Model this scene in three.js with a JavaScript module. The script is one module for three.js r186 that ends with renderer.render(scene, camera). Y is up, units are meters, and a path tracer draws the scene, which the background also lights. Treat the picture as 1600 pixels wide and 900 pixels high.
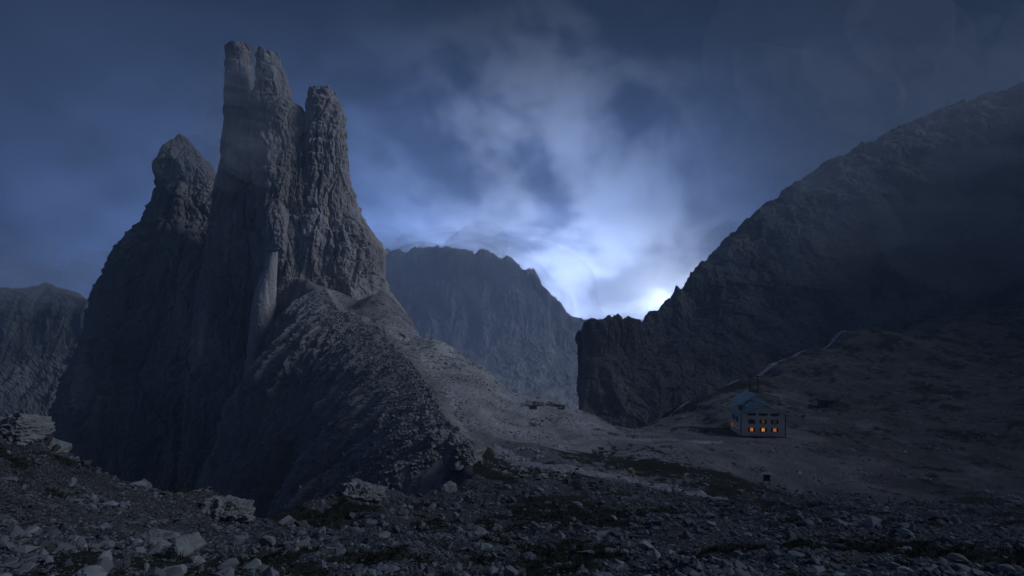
import * as THREE from 'three';
import { ConvexGeometry } from 'three/addons/geometries/ConvexGeometry.js';
import { mergeGeometries, mergeVertices } from 'three/addons/utils/BufferGeometryUtils.js';
import { MarchingCubes } from 'three/addons/objects/MarchingCubes.js';
import { RectAreaLightUniformsLib } from 'three/addons/lights/RectAreaLightUniformsLib.js';

// ------------------------------------------------------------------ seeded randomness and noise
function rng(seed) { let s = seed >>> 0; return () => { s = (s + 0x6d2b79f5) | 0; let t = Math.imul(s ^ (s >>> 15), 1 | s); t = (t + Math.imul(t ^ (t >>> 7), 61 | t)) ^ t; return ((t ^ (t >>> 14)) >>> 0) / 4294967296; }; }
const PERM = new Uint8Array(512), GX = new Float32Array(256), GY = new Float32Array(256), GZ = new Float32Array(256);
{ const r = rng(77), p = [...Array(256).keys()]; for (let i = 255; i > 0; i--) { const j = (r() * (i + 1)) | 0; [p[i], p[j]] = [p[j], p[i]]; }
  for (let i = 0; i < 512; i++) PERM[i] = p[i & 255];
  for (let i = 0; i < 256; i++) { const z = r() * 2 - 1, a = r() * Math.PI * 2, q = Math.sqrt(1 - z * z); GX[i] = q * Math.cos(a) * 1.5; GY[i] = q * Math.sin(a) * 1.5; GZ[i] = z * 1.5; } }
function noise(x, y, z) {
  const xi = Math.floor(x), yi = Math.floor(y), zi = Math.floor(z); x -= xi; y -= yi; z -= zi;
  const u = x * x * x * (x * (x * 6 - 15) + 10), v = y * y * y * (y * (y * 6 - 15) + 10), w = z * z * z * (z * (z * 6 - 15) + 10);
  const X = xi & 255, Y = yi & 255, Z = zi & 255;
  const A = PERM[X] + Y, B = PERM[X + 1] + Y, AA = PERM[A & 511] + Z, AB = PERM[(A + 1) & 511] + Z, BA = PERM[B & 511] + Z, BB = PERM[(B + 1) & 511] + Z;
  const g = (h, dx, dy, dz) => GX[h] * dx + GY[h] * dy + GZ[h] * dz;
  const a = g(PERM[AA & 511], x, y, z), b = g(PERM[BA & 511], x - 1, y, z), c = g(PERM[AB & 511], x, y - 1, z), d = g(PERM[BB & 511], x - 1, y - 1, z);
  const e = g(PERM[(AA + 1) & 511], x, y, z - 1), f = g(PERM[(BA + 1) & 511], x - 1, y, z - 1), h = g(PERM[(AB + 1) & 511], x, y - 1, z - 1), k = g(PERM[(BB + 1) & 511], x - 1, y - 1, z - 1);
  const l1 = a + u * (b - a), l2 = c + u * (d - c), l3 = e + u * (f - e), l4 = h + u * (k - h), m1 = l1 + v * (l2 - l1), m2 = l3 + v * (l4 - l3);
  return m1 + w * (m2 - m1);
}
const fbm = (x, y, z, n) => { let s = 0, a = 0.5; for (let i = 0; i < n; i++) { s += a * noise(x, y, z); x = x * 2.03 + 17.1; y = y * 2.03 + 5.3; z = z * 2.03 + 9.7; a *= 0.5; } return s; };
const ridged = (x, y, z, n) => { let s = 0, a = 0.5; for (let i = 0; i < n; i++) { s += a * (1 - Math.abs(noise(x, y, z)) * 2); x = x * 2.1 + 3.1; y = y * 2.1 + 7.3; z = z * 2.1 + 1.7; a *= 0.5; } return s; };
const clamp = (x, a = 0, b = 1) => Math.min(b, Math.max(a, x)), mix = (a, b, t) => a + (b - a) * t, smooth = (a, b, x) => { const t = clamp((x - a) / (b - a)); return t * t * (3 - 2 * t); };

// ------------------------------------------------------------------ camera, sky, sun, exposure
const EYE = 40, FOCAL = 800, HORIZON = 500, MID = 800;          // the lens, in pixels of a 1600 x 900 picture
const at = (px, py, depth) => [(px - MID) / FOCAL * depth, EYE + (HORIZON - py) / FOCAL * depth, -depth];
const scene = new THREE.Scene();
const camera = new THREE.PerspectiveCamera(2 * Math.atan(500 / FOCAL) * 180 / Math.PI, 1.6, 0.5, 12000);
camera.position.set(0, EYE, 0);
camera.setViewOffset(1600, 1000, 0, 0, 1600, 900);              // a shifted lens: the horizon lies below the middle
camera.updateProjectionMatrix();
const renderer = new THREE.WebGLRenderer({ antialias: true });
renderer.setSize(1024, 576);
renderer.toneMapping = THREE.LinearToneMapping;
renderer.toneMappingExposure = 1.12;
renderer.shadowMap.enabled = true;
RectAreaLightUniformsLib.init();

const GLOW = new THREE.Vector3(...at(1035, 462, 1)).sub(new THREE.Vector3(0, EYE, 0)).normalize();
const BROAD = new THREE.Vector3(...at(880, 360, 1)).sub(new THREE.Vector3(0, EYE, 0)).normalize();
const STREAK = new THREE.Vector3(...at(840, 335, 1)).sub(new THREE.Vector3(0, EYE, 0)).normalize();
const BANK = new THREE.Vector3(...at(930, 425, 1)).sub(new THREE.Vector3(0, EYE, 0)).normalize();
{
  const W = 2048, H = 1024, data = new Float32Array(W * H * 4);
  for (let row = 0; row < H; row++) {
    const up = ((row + 0.5) / H - 0.5) * Math.PI, y = Math.sin(up), c = Math.cos(up);
    for (let col = 0; col < W; col++) {
      const o = (row * W + col) * 4; data[o + 3] = 1;
      if (y < -0.03) { data[o] = 0.02; data[o + 1] = 0.03; data[o + 2] = 0.07; continue; }
      const a = ((col + 0.5) / W - 0.5) * 2 * Math.PI, x = Math.cos(a) * c, z = Math.sin(a) * c;
      const ang = (v) => Math.acos(clamp(x * v.x + y * v.y + z * v.z, -1, 1)) * 57.3;
      const g1 = ang(GLOW), g2 = ang(BROAD), g3 = ang(BANK);
      // billows: lightly warped noise in the direction of sight, flattened towards the horizon
      const wx = fbm(x * 2.4 + 4, y * 3, z * 2.4, 2) * 0.16, wy = fbm(x * 2.4, y * 3 + 8, z * 2.4 + 2, 2) * 0.16;
      const n1 = fbm((x + wx) * 3.4 + 2.4, (y + wy) * 5.2 + 1, z * 3.4 + 7.3, 5), n2 = fbm((x + wy) * 8 + 12, (y + wx) * 12, z * 8, 5);
      const bill = clamp(0.5 + n1 * 1.35, 0, 1.2), wisp = clamp(0.5 + n2 * 1.25, 0, 1.2);
      const azi = Math.atan2(x, -z) * 57.3;                                    // degrees to the right of the valley's axis
      const heavy = 1 - 0.93 * smooth(8, 40, azi + n1 * 14) * smooth(120, 60, azi);  // the heavy bank on the right
      const ele = up * 57.3;
      let v = (1 - 0.5 * smooth(-12, -45, azi)) * mix(0.46, 0.03, smooth(0.03, 0.56, y)) * mix(0.62, 1.2, bill) * (0.86 + 0.28 * wisp) * heavy;
      v += 1.6 * Math.exp(-(((azi + 1) / 25) ** 2)) * Math.exp(-(((ele - 5) / 11.5) ** 2)) * mix(0.5, 1.25, bill) * (0.7 + 0.55 * wisp) * mix(heavy, 1, 0.2);
      const torn = smooth(-0.28, 0.34, n2 + 0.5 * n1), lit = Math.exp(-(((azi - 7) / 14) ** 2)) * Math.exp(-(((ele - 3.5) / 7) ** 2)) * smooth(30, 17, azi + n1 * 6);
      const b = 1.55 * lit * mix(0.55, 1.15, torn), g = (2.3 * Math.exp(-((g1 / 3.2) ** 2)) + 0.6 * Math.exp(-((g1 / 6.5) ** 2))) * mix(0.55, 1.1, torn);
      const white = b + g + 0.5 * torn * Math.exp(-((ang(STREAK) / 12) ** 2));
      data[o] = v * 0.22 + white * 0.70; data[o + 1] = v * 0.385 + white * 0.81; data[o + 2] = v * 0.92 + white * 1.02;
    }
  }
  const sky = new THREE.DataTexture(data, W, H, THREE.RGBAFormat, THREE.FloatType);
  sky.mapping = THREE.EquirectangularReflectionMapping; sky.magFilter = THREE.LinearFilter; sky.needsUpdate = true;
  scene.background = sky; scene.environment = sky;
}
const sun = new THREE.DirectionalLight(new THREE.Color().setRGB(0.68, 0.80, 1.0), 1.5);   // soft veiled daylight from the right, well away from the glow
{ const az = 94 * Math.PI / 180, el = 31 * Math.PI / 180;
  sun.position.set(Math.sin(az) * Math.cos(el) * 900, Math.sin(el) * 900, -Math.cos(az) * Math.cos(el) * 900 - 150);
  sun.target.position.set(0, 0, -150); scene.add(sun, sun.target);
  sun.castShadow = true; sun.shadow.radius = 34; sun.shadow.mapSize.set(2048, 2048);
  Object.assign(sun.shadow.camera, { left: -700, right: 700, top: 500, bottom: -500, near: 1, far: 2500 }); }
scene.fog = new THREE.FogExp2(new THREE.Color().setRGB(0.48, 0.69, 1.0), 0.0004);

// ------------------------------------------------------------------ helpers
const taken = new Map();
function numbered(name) { const n = taken.get(name) ?? 0; taken.set(name, n + 1); return n ? `${name}_${String(n).padStart(3, '0')}` : name; }
function tag(o, label, category, group, kind) { if (label) o.userData.label = label; if (category) o.userData.category = category; if (group) o.userData.group = group; if (kind) o.userData.kind = kind; return o; }
function shadows(o) { o.castShadow = o.receiveShadow = true; return o; }
function mesh(name, geometry, material, parent) { const m = shadows(new THREE.Mesh(geometry, material)); m.name = parent === scene ? numbered(name) : name; parent?.add(m); return m; }
function base(name, [x, y, z], turn = 0) { const g = new THREE.Group(); g.name = numbered(name); g.position.set(x, y, z); g.rotation.y = turn; scene.add(g); return g; }
const std = (r, g, b, rough = 0.95, extra = {}) => new THREE.MeshStandardMaterial({ color: new THREE.Color().setRGB(r, g, b), roughness: rough, ...extra });

// Gravel grain, 4 m a tile, and a stony relief for it
function grain(size, f, spread, seed) {
  const c = new Uint8Array(size * size * 4), b = new Uint8Array(size * size * 4), r = rng(seed);
  const cells = 46, px = [], py = [], tone = [];
  for (let i = 0; i < cells * cells; i++) { px.push(r()); py.push(r()); tone.push(r()); }
  for (let y = 0; y < size; y++) for (let x = 0; x < size; x++) {
    const u = x / size * cells, v = y / size * cells, iu = Math.floor(u), iv = Math.floor(v); let d1 = 9, d2 = 9, t = 0;
    for (let j = -1; j <= 1; j++) for (let i = -1; i <= 1; i++) {
      const k = ((iv + j + cells) % cells) * cells + (iu + i + cells) % cells, d = Math.hypot(iu + i + px[k] - u, iv + j + py[k] - v);
      if (d < d1) { d2 = d1; d1 = d; t = tone[k]; } else if (d < d2) d2 = d;
    }
    const e = smooth(0, 0.22, d2 - d1), o = (y * size + x) * 4, q = 150 + spread * (t - 0.5) + (r() - 0.5) * 20;
    c[o] = c[o + 1] = c[o + 2] = clamp(q * f, 0, 255); c[o + 3] = 255;
    b[o] = b[o + 1] = b[o + 2] = clamp((e * (0.55 + 0.45 * t) + (r() - 0.5) * 0.1) * 255, 0, 255); b[o + 3] = 255;
  }
  const make = (d, srgb) => { const t = new THREE.DataTexture(d, size, size); t.wrapS = t.wrapT = THREE.RepeatWrapping; t.magFilter = THREE.LinearFilter; if (srgb) t.colorSpace = THREE.SRGBColorSpace; t.needsUpdate = true; return t; };
  return [make(c, true), make(b, false)];
}
const [gravelMap, gravelBump] = grain(512, 1.25, 120, 5);

// ------------------------------------------------------------------ the lie of the land
// Thin-plate surface through surveyed heights; each is a place in the picture with its distance.
const SURVEY = [
  [-200, 900, 12], [0, 900, 12], [300, 900, 14], [600, 900, 15], [800, 900, 15], [1000, 900, 15], [1200, 900, 15], [1400, 900, 15], [1600, 900, 15], [1800, 900, 14],
  [0, 760, 22], [0, 655, 33], [65, 665, 35], [-200, 640, 33], [130, 722, 36], [230, 768, 36], [330, 772, 38], [400, 815, 37], [470, 800, 42], [550, 765, 52], [640, 776, 60], [760, 768, 72], [860, 757, 85],
  [200, 840, 24], [400, 850, 26], [600, 850, 28], [800, 845, 32], [800, 800, 55], [1000, 850, 30], [1000, 800, 55], [1000, 750, 97], [1200, 850, 30], [1200, 802, 62], [1250, 785, 84], [1400, 850, 30], [1400, 803, 68], [1400, 793, 86],
  [1600, 850, 30], [1600, 806, 64], [1600, 795, 82], [1800, 800, 60], [1800, 792, 82], [1090, 735, 108], [1150, 752, 98],
  [1198, 756, 108], [1300, 778, 105], [1450, 783, 107], [1600, 780, 108], [1800, 780, 108], [1400, 722, 135], [1450, 690, 155], [1600, 715, 140], [1145, 684, 154], [1190, 682, 155], [1235, 680, 157], [1170, 672, 168], [1215, 668, 170], [1230, 690, 148],
  [1100, 703, 130], [1050, 700, 125], [1000, 722, 110], [817, 711, 105], [817, 724, 100.8], [817, 698.5, 109.3], [780, 712, 105], [852, 712, 105], [720, 692, 100], [740, 660, 125], [900, 690, 125], [950, 666, 165], [1020, 676, 170], [1040, 656, 210],
  [940, 657, 172], [850, 620, 186], [760, 580, 210], [700, 545, 236], [640, 500, 270], [610, 466, 290],
  [720, 600, 160], [690, 562, 190], [640, 527, 220], [590, 495, 245], [540, 482, 260], [500, 460, 272], [460, 430, 288], [800, 650, 150], [860, 655, 150], [780, 610, 178],
  [690, 655, 118], [660, 610, 150], [610, 560, 190], [560, 522, 225], [480, 485, 262],
  [800, 690, 280], [700, 660, 330], [900, 720, 260], [860, 800, 400], [960, 740, 300], [760, 780, 420], [640, 640, 400],
  [1010, 668, 250], [1040, 654, 222], [1090, 627, 240], [1140, 602, 265], [1200, 576, 290], [1250, 549, 320], [1310, 521, 350],
  [1000, 700, 320], [1090, 665, 300], [1140, 640, 330], [1200, 618, 360], [1250, 590, 390], [1310, 560, 430],
  [1300, 562, 290], [1300, 602, 240], [1290, 639, 205], [1400, 602, 235], [1400, 652, 185], [1500, 602, 230], [1500, 652, 180], [1600, 602, 220], [1600, 652, 170], [1500, 542, 310], [1600, 532, 310], [1450, 503, 380], [1600, 473, 400],
  [1800, 600, 220], [1800, 660, 160], [1800, 470, 360], [1140, 642, 188], [1100, 661, 190], [1170, 614, 218], [1220, 612, 230], [1360, 560, 300],
].map(([px, py, d]) => { const [x, y] = at(px, py, d); return [x, d, y]; });
SURVEY.push([0, 0, EYE - 2.2], [-8, 4, EYE - 2.9], [8, 4, EYE - 3.1], [0, -25, EYE + 4], [-60, -25, EYE + 6], [60, -25, EYE + 3], [-30, 5, EYE - 2], [40, 5, EYE - 6], [90, 10, EYE - 14], [140, 20, EYE - 20], [200, 60, EYE - 34], [-90, 10, EYE - 4], [-120, -20, EYE + 4], [130, -25, EYE - 8], [260, 0, EYE - 12], [350, 120, EYE - 20], [420, 250, EYE + 20]);
const wx = (x) => Math.asinh(x / 40), wd = (d) => Math.asinh(d / 40);
const TPS = (() => {
  const n = SURVEY.length, m = n + 3, A = Array.from({ length: m }, () => new Float64Array(m + 1)), P = SURVEY.map(([x, d]) => [wx(x), wd(d)]);
  const k = (r2) => (r2 < 1e-12 ? 0 : r2 * Math.log(r2));
  for (let i = 0; i < n; i++) { for (let j = 0; j < n; j++) A[i][j] = k((P[i][0] - P[j][0]) ** 2 + (P[i][1] - P[j][1]) ** 2) + (i === j ? 0.0008 : 0); A[i][n] = A[n][i] = 1; A[i][n + 1] = A[n + 1][i] = P[i][0]; A[i][n + 2] = A[n + 2][i] = P[i][1]; A[i][m] = SURVEY[i][2]; }
  for (let c = 0; c < m; c++) { let p = c; for (let r = c + 1; r < m; r++) if (Math.abs(A[r][c]) > Math.abs(A[p][c])) p = r; [A[c], A[p]] = [A[p], A[c]]; for (let r = 0; r < m; r++) if (r !== c) { const f = A[r][c] / A[c][c]; if (f) for (let q = c; q <= m; q++) A[r][q] -= f * A[c][q]; } }
  const w = A.map((r, i) => r[m] / r[i]);
  return (x, d) => { const u = wx(x), v = wd(d); let s = w[n] + w[n + 1] * u + w[n + 2] * v; for (let i = 0; i < n; i++) { const a = u - P[i][0], b = v - P[i][1], r2 = a * a + b * b; if (r2 > 1e-12) s += w[i] * r2 * Math.log(r2); } return s; };
})();
// The gorge on the left: its rim in plan (x, distance)
const RIM = [[-150, 30], [0, 33], [65, 35], [130, 36], [230, 36.5], [330, 39], [400, 37.5], [470, 43], [550, 53], [640, 61], [700, 68], [740, 80], [728, 95], [705, 105], [690, 118], [672, 145], [635, 185], [592, 222], [556, 241], [528, 256], [505, 282]].map(([px, d]) => [(px - MID) / FOCAL * d, d]);
const GORGE = [...RIM, [-230, 420], [-300, 900], [-1500, 900], [-1500, 30]];
function rimDistance(x, d) {                                    // metres inside the gorge (negative outside)
  let best = 1e9, inside = false;
  for (let i = 0, j = GORGE.length - 1; i < GORGE.length; j = i++) {
    const [ax, ad] = GORGE[j], [bx, bd] = GORGE[i], ex = bx - ax, ed = bd - ad, t = clamp(((x - ax) * ex + (d - ad) * ed) / (ex * ex + ed * ed));
    const q = Math.hypot(x - ax - ex * t, d - ad - ed * t); if (q < best) best = q;
    if ((ad > d) !== (bd > d) && x < ax + (d - ad) / (bd - ad) * ex) inside = !inside;
  }
  return inside ? best : -best;
}
const rough = (x, d) => {                                       // how rubbly the ground is
  const near = smooth(112, 78, d + fbm(x / 20, 0, d / 20, 3) * 24 - smooth(20, 60, x) * 8);
  return near;
};
const RING = at(817, 711, 105);
function height(x, d, cut = true) {
  const s = rimDistance(x, d), k = rough(x, d);
  let y = TPS(x, d);
  const flat = smooth(3, 12, Math.hypot(x - RING[0], d + RING[2])) * smooth(6, 16, Math.hypot(x - 77, d - 158));
  y += fbm(x / 34, 3.3, d / 34, 4) * 2.6 * smooth(20, 90, d) * flat;
  y += fbm(x / 6, 1.2, d / 6, 4) * mix(0.55, 1.5, k) * mix(1, 0.6, smooth(30, 8, d)) * mix(0.25, 1, flat);
  y += (ridged(x / 2.2, 5.2, d / 2.2, 3) - 0.4) * 0.42 * k;
  const far = smooth(150, 240, d); if (far > 0) y += (ridged(x / 24, 0, d / 24, 4) - 0.4) * 3.2 * far * flat;
  if (cut && s > -12) { const far = smooth(80, 115, d), e = s - 2.2 * far + fbm(x / 9, 7, d / 9, 3) * mix(3, 1.6, far) + far * fbm(x / 26, 2, d / 26, 3) * 3; if (e > 0) y -= Math.min(230, e * 1.1 + e * e * 0.16); }
  return y;
}

// ------------------------------------------------------------------ ground
const rockMat = new THREE.MeshStandardMaterial({ vertexColors: true, roughness: 0.95, flatShading: true });
const groundMat = new THREE.MeshStandardMaterial({ vertexColors: true, roughness: 1, map: gravelMap, bumpMap: gravelBump, bumpScale: 0.09 });
const TURF = [[792, 742, 90, 9, 13], [850, 748, 93, 6, 8], [745, 712, 98, 5, 10], [900, 752, 90, 6, 5]].map(([px, , d, rx, rd]) => [(px - MID) / FOCAL * d, d, rx, rd]);
function turf(x, d) {                                           // where dark alpine turf grows (0..1), with a ragged edge
  const n = fbm(x / 3.2, 2.2, d / 3.2, 4), big = fbm(x / 14 + 5, 1.7, d / 14, 3);
  let t = 0;
  for (const [cx, cd, rx, rd] of TURF) t = Math.max(t, 1.25 - Math.hypot((x - cx) / rx, (d - cd) / rd));
  const band = 1 - Math.abs((d - (111 - 0.42 * (x - 20))) / 11);                        // strip of turf above the hollow
  if (x > 12 && x < 62) t = Math.max(t, band * 1.1 * smooth(12, 20, x) * smooth(62, 50, x));
  const slopes = (d > 118 ? 0.20 + big * 1.2 : 0.17 + big * 1.3) - 0.35 * smooth(20, -10, x) * smooth(95, 115, d); t = Math.max(t, slopes);
  const moraine = smooth(20, 8, Math.abs(d - (228 + 0.55 * (x - 78)))) * smooth(60, 75, x) * smooth(130, 115, x); t = Math.max(t, moraine * 0.75);
  if (Math.hypot(x - 62, d - 128) < 30 && x > 40) t -= 0.25;
  return smooth(0.30, 0.44, t + n * 0.8 + noise(x / 1.3, 8, d / 1.3) * 0.28);
}
function groundColor(x, d, out) {
  const k = rough(x, d), n = fbm(x / 9, 4.4, d / 9, 4), f = noise(x * 1.3, 3, d * 1.3), g = turf(x, d);
  let r = mix(0.205, 0.075, k), gr = mix(0.188, 0.072, k), b = mix(0.182, 0.07, k);  // ground among the rubble darkened so gaps between stones read as shade
  const hollowShade = smooth(-0.05, 0.12, fbm(x / 22 + 2, 6, d / 22, 4) + f * 0.12 + (x - 92) / 130) * (1 - k); r *= 1 - 0.45 * hollowShade; gr *= 1 - 0.47 * hollowShade; b *= 1 - 0.5 * hollowShade;   // shade of the hollow, painted as a darker brownish ground tone in patches
  const m = clamp(1 + n * 0.8 + f * 0.28, 0.35, 1.8); r *= m; gr *= m; b *= m;
  const ridge = smooth(70, 20, Math.hypot((x + 20) * 0.9, (d - 165) * 0.5)) * smooth(6, 22, Math.hypot(x - RING[0], d + RING[2])); r *= 1 + 1.3 * ridge; gr *= 1 + 1.34 * ridge; b *= 1 + 1.36 * ridge;  // ridge arm lightened in its colour to look more brightly lit
  const tr = 0.026 * (1 + f * 0.5), tg = 0.027 * (1 + f * 0.5), tb = 0.014;
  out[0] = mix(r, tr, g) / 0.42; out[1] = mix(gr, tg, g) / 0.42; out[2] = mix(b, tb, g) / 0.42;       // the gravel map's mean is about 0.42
}
const NX = 660, ND = 680, U0 = Math.asinh(-420 / 40), U1 = Math.asinh(560 / 40), V0 = Math.asinh(-30 / 30), V1 = Math.asinh(470 / 30);
const ground = (() => {
  const pos = new Float32Array(NX * ND * 3), col = new Float32Array(NX * ND * 3), uv = new Float32Array(NX * ND * 2), index = [], c = [0, 0, 0];
  for (let j = 0; j < ND; j++) for (let i = 0; i < NX; i++) {
    const x = 40 * Math.sinh(mix(U0, U1, i / (NX - 1))), d = 30 * Math.sinh(mix(V0, V1, j / (ND - 1))), o = j * NX + i;
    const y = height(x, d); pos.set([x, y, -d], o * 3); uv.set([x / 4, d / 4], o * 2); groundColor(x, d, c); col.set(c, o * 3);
    if (i && j) { const a = o - NX - 1, b = o - NX, e = o - 1; index.push(a, b, o, a, o, e); }
  }
  const g = new THREE.BufferGeometry(); g.setAttribute('position', new THREE.BufferAttribute(pos, 3)); g.setAttribute('color', new THREE.BufferAttribute(col, 3)); g.setAttribute('uv', new THREE.BufferAttribute(uv, 2)); g.setIndex(index); g.computeVertexNormals();
  return tag(mesh('ground', g, groundMat, scene), 'stony mountain ground from the scree slope to the hollow and saddle', 'ground', null, 'structure');
})();

// ------------------------------------------------------------------ rock walls
function rockColor(x, y, z, out, tint = 1) {
  const n = fbm(x / 30, y / 44, z / 30, 4), s = noise(x / 2.6, y / 26, z / 2.6), f = noise(x / 1.7, y / 1.7, z / 1.7), w = fbm(x / 12 + 9, y / 50, z / 12, 3);
  const m = clamp(1 + n * 0.75 + s * 0.22 + f * 0.16, 0.4, 1.7) * tint, ochre = smooth(0.05, 0.4, w);
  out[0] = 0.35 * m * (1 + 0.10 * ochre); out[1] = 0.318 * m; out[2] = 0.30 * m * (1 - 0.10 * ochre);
}
function blocks(x, y, z, out) {                                  // jointed rock: the block a point lies in, and how far from its joint
  const xi = Math.floor(x), yi = Math.floor(y), zi = Math.floor(z); let d1 = 9, d2 = 9, id = 0;
  for (let k = -1; k <= 1; k++) for (let j = -1; j <= 1; j++) for (let i = -1; i <= 1; i++) {
    const h = PERM[(PERM[(PERM[(xi + i) & 255] + yi + j) & 255] + zi + k) & 255], dx = xi + i + PERM[h] / 255 - x, dy = yi + j + PERM[h + 61] / 255 - y, dz = zi + k + PERM[h + 127] / 255 - z, d = dx * dx + dy * dy + dz * dz;
    if (d < d1) { d2 = d1; d1 = d; id = h; } else if (d < d2) d2 = d;
  }
  out[0] = PERM[id + 200] / 255 - 0.5; out[1] = Math.sqrt(d2) - Math.sqrt(d1);
}
const cell = [0, 0];
// relief of a dolomite wall: ribs and chimneys that run down it, ledges across, broken faces
function relief(x, y, z, scale = 1) {
  const wob = fbm(x / 40, y / 40, z / 40, 3) * 10, X = x + wob, Z = z - wob * 0.6;
  let h = (ridged(X / 36, y / 240, Z / 36, 2) - 0.45) * 8.5 * scale;
  h += (ridged(X / 13 + 4, y / 110, Z / 13, 3) - 0.42) * 2.6 * scale;
  h += (ridged(X / 5.5, y / 40, Z / 5.5, 3) - 0.42) * 1.0;
  blocks(X / 12, y / 46, Z / 12, cell); h += cell[0] * 1.8 * scale - smooth(0.14, 0, cell[1]) * 1.1;
  blocks(X / 4.2, y / 11, Z / 4.2, cell); h += cell[0] * 0.7 - smooth(0.18, 0, cell[1]) * 0.4;
  blocks(x / 1.7, y / 2.4, z / 1.7, cell); h += cell[0] * 0.7 * scale;
  const yy = y + fbm(x / 25, y / 25, z / 25, 3) * 7, led = yy / 9.5 - Math.floor(yy / 9.5);
  h += (led - 0.5) * 1.7 * clamp(0.35 + 1.5 * noise(x / 28, y / 28, z / 28));
  h += fbm(x / 4.2, y / 5, z / 4.2, 4) * 0.9 + noise(x * 0.9, y * 0.8, z * 0.9) * 0.3;
  return h;
}
function finish(name, pos, cols, rows, wrap, parent, tint, mat = rockMat) {
  const index = [], col = new Float32Array(pos.length), c = [0, 0, 0], g = new THREE.BufferGeometry();
  for (let j = 0; j < rows - 1; j++) for (let i = 0; i < (wrap ? cols : cols - 1); i++) { const a = j * cols + i, b = j * cols + (i + 1) % cols; index.push(a, b, b + cols, a, b + cols, a + cols); }
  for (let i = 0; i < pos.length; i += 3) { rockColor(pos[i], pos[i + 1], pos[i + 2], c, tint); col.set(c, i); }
  g.setAttribute('position', new THREE.BufferAttribute(pos, 3)); g.setAttribute('color', new THREE.BufferAttribute(col, 3)); g.setIndex(index); g.computeVertexNormals();
  return mesh(name, g, mat, parent);
}
const spline = (v, t) => { const n = v.length - 1, s = clamp(t, 0, 1) * n, i = Math.min(n - 1, Math.floor(s)), f = s - i, a = v[Math.max(0, i - 1)], b = v[i], c = v[i + 1], d = v[Math.min(n, i + 2)]; return b + 0.5 * f * (c - a + f * (2 * a - 5 * b + 4 * c - d + f * (3 * (b - c) + d - a))); };
// A rock pillar: horizontal sections from the top down, each given by its height and its left and right edge
function pillar(name, depth, sections, { deep = 1, square = 2.6, turn = 0.3, cols = 260, step = 0.75, tint = 1, amp = 1, back = 0 } = {}, parent) {
  const ys = sections.map((s) => at(0, s[0], depth)[1]), xs = sections.map((s) => ((s[1] + s[2]) / 2 - MID) / FOCAL * depth), rs = sections.map((s) => (s[2] - s[1]) / 2 / FOCAL * depth);
  const top = ys[0], low = ys[ys.length - 1], rows = Math.round((top - low) / step) + 4, pos = new Float32Array(cols * rows * 3);
  for (let j = 0; j < rows; j++) {
    const y = j < 3 ? top + (3 - j) * 0.25 : mix(top, low, (j - 3) / (rows - 4)); let k = 0; while (k < ys.length - 2 && y < ys[k + 1]) k++;
    const f = clamp((ys[k] - y) / (ys[k] - ys[k + 1])), cx = mix(xs[k], xs[k + 1], f), r = mix(rs[k], rs[k + 1], f) * (j < 3 ? j / 3 * 0.9 + 0.02 : 1);
    for (let i = 0; i < cols; i++) {
      const u = i / cols * Math.PI * 2, a = u + 0.6 * Math.cos(u), b = a + turn, q = Math.pow(Math.abs(Math.cos(b)) ** square + Math.abs(Math.sin(b)) ** square, -1 / square);
      const w = Math.pow(Math.abs(Math.cos(turn)) ** square + Math.abs(Math.sin(turn)) ** square, 1 / square);
      let x = cx + Math.cos(a) * r * q * w, z = -depth - back * (top - y) + Math.sin(a) * r * q * w * deep;
      const h = relief(x, y, z) * clamp(r / 15, 0.22, 1.1) * amp * (j < 3 ? 0.3 : 1) + 0.7;
      x += Math.cos(a) * h; z += Math.sin(a) * h;
      blocks(x / 3.4, 1, z / 3.4, cell); pos.set([x, y + noise(x / 5, 3, z / 5) * Math.min(1.5, r * 0.16) + cell[0] * 5 * smooth(9, 0, top - y), z], (j * cols + i) * 3);
    }
  }
  return finish(name, pos, cols, rows, true, parent, tint);
}
const massif = base('mountain', [0, 0, 0]);
tag(massif, 'tall dark massif of three rock towers and a pointed peak rising over the gorge', 'mountain', null, 'structure');
pillar('rock_tower', 338, [[74, 356, 386], [79, 353, 392], [88, 352, 392], [120, 350, 390], [180, 351, 391], [250, 351, 402], [275, 345, 414], [300, 341, 424], [360, 337, 440], [450, 330, 452], [560, 318, 462], [700, 300, 474], [860, 285, 484]], { deep: 1.0, cols: 300, tint: 0.78 }, massif);  // lowered tint puts the left side's shade into the rock colour
pillar('rock_tower', 326, [[83, 402, 424], [87, 403, 432], [95, 404, 437], [115, 405, 444], [140, 405, 450], [158, 400, 456], [172, 402, 476], [210, 404, 484], [260, 405, 492], [320, 405, 502], [400, 402, 520], [480, 398, 532], [600, 388, 545], [830, 372, 560]], { deep: 0.95, cols: 300, turn: 0.7, tint: 0.9 }, massif);
pillar('rock_tower', 330, [[142, 488, 518], [148, 486, 525], [158, 484, 531], [166, 481, 539], [190, 478, 545], [230, 476, 548], [280, 472, 552], [300, 470, 558], [330, 466, 566], [360, 462, 580], [390, 458, 591], [430, 458, 594], [462, 450, 608], [500, 440, 632], [560, 430, 668], [760, 420, 760]], { deep: 0.9, cols: 320, turn: 0.1 }, massif);
pillar('rock_peak', 385, [[215, 279, 287], [225, 268, 296], [240, 259, 309], [268, 249, 333], [295, 254, 347], [330, 244, 366], [352, 240, 376], [361, 226, 380], [378, 219, 388], [390, 209, 394], [420, 195, 402], [450, 186, 410], [520, 166, 424], [620, 128, 436], [750, 90, 446], [900, 60, 456]], { deep: 0.8, cols: 320, turn: 0.2, amp: 1.25, tint: 0.62 }, massif);  // peak darkened by tint, shade painted into its rock
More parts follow.
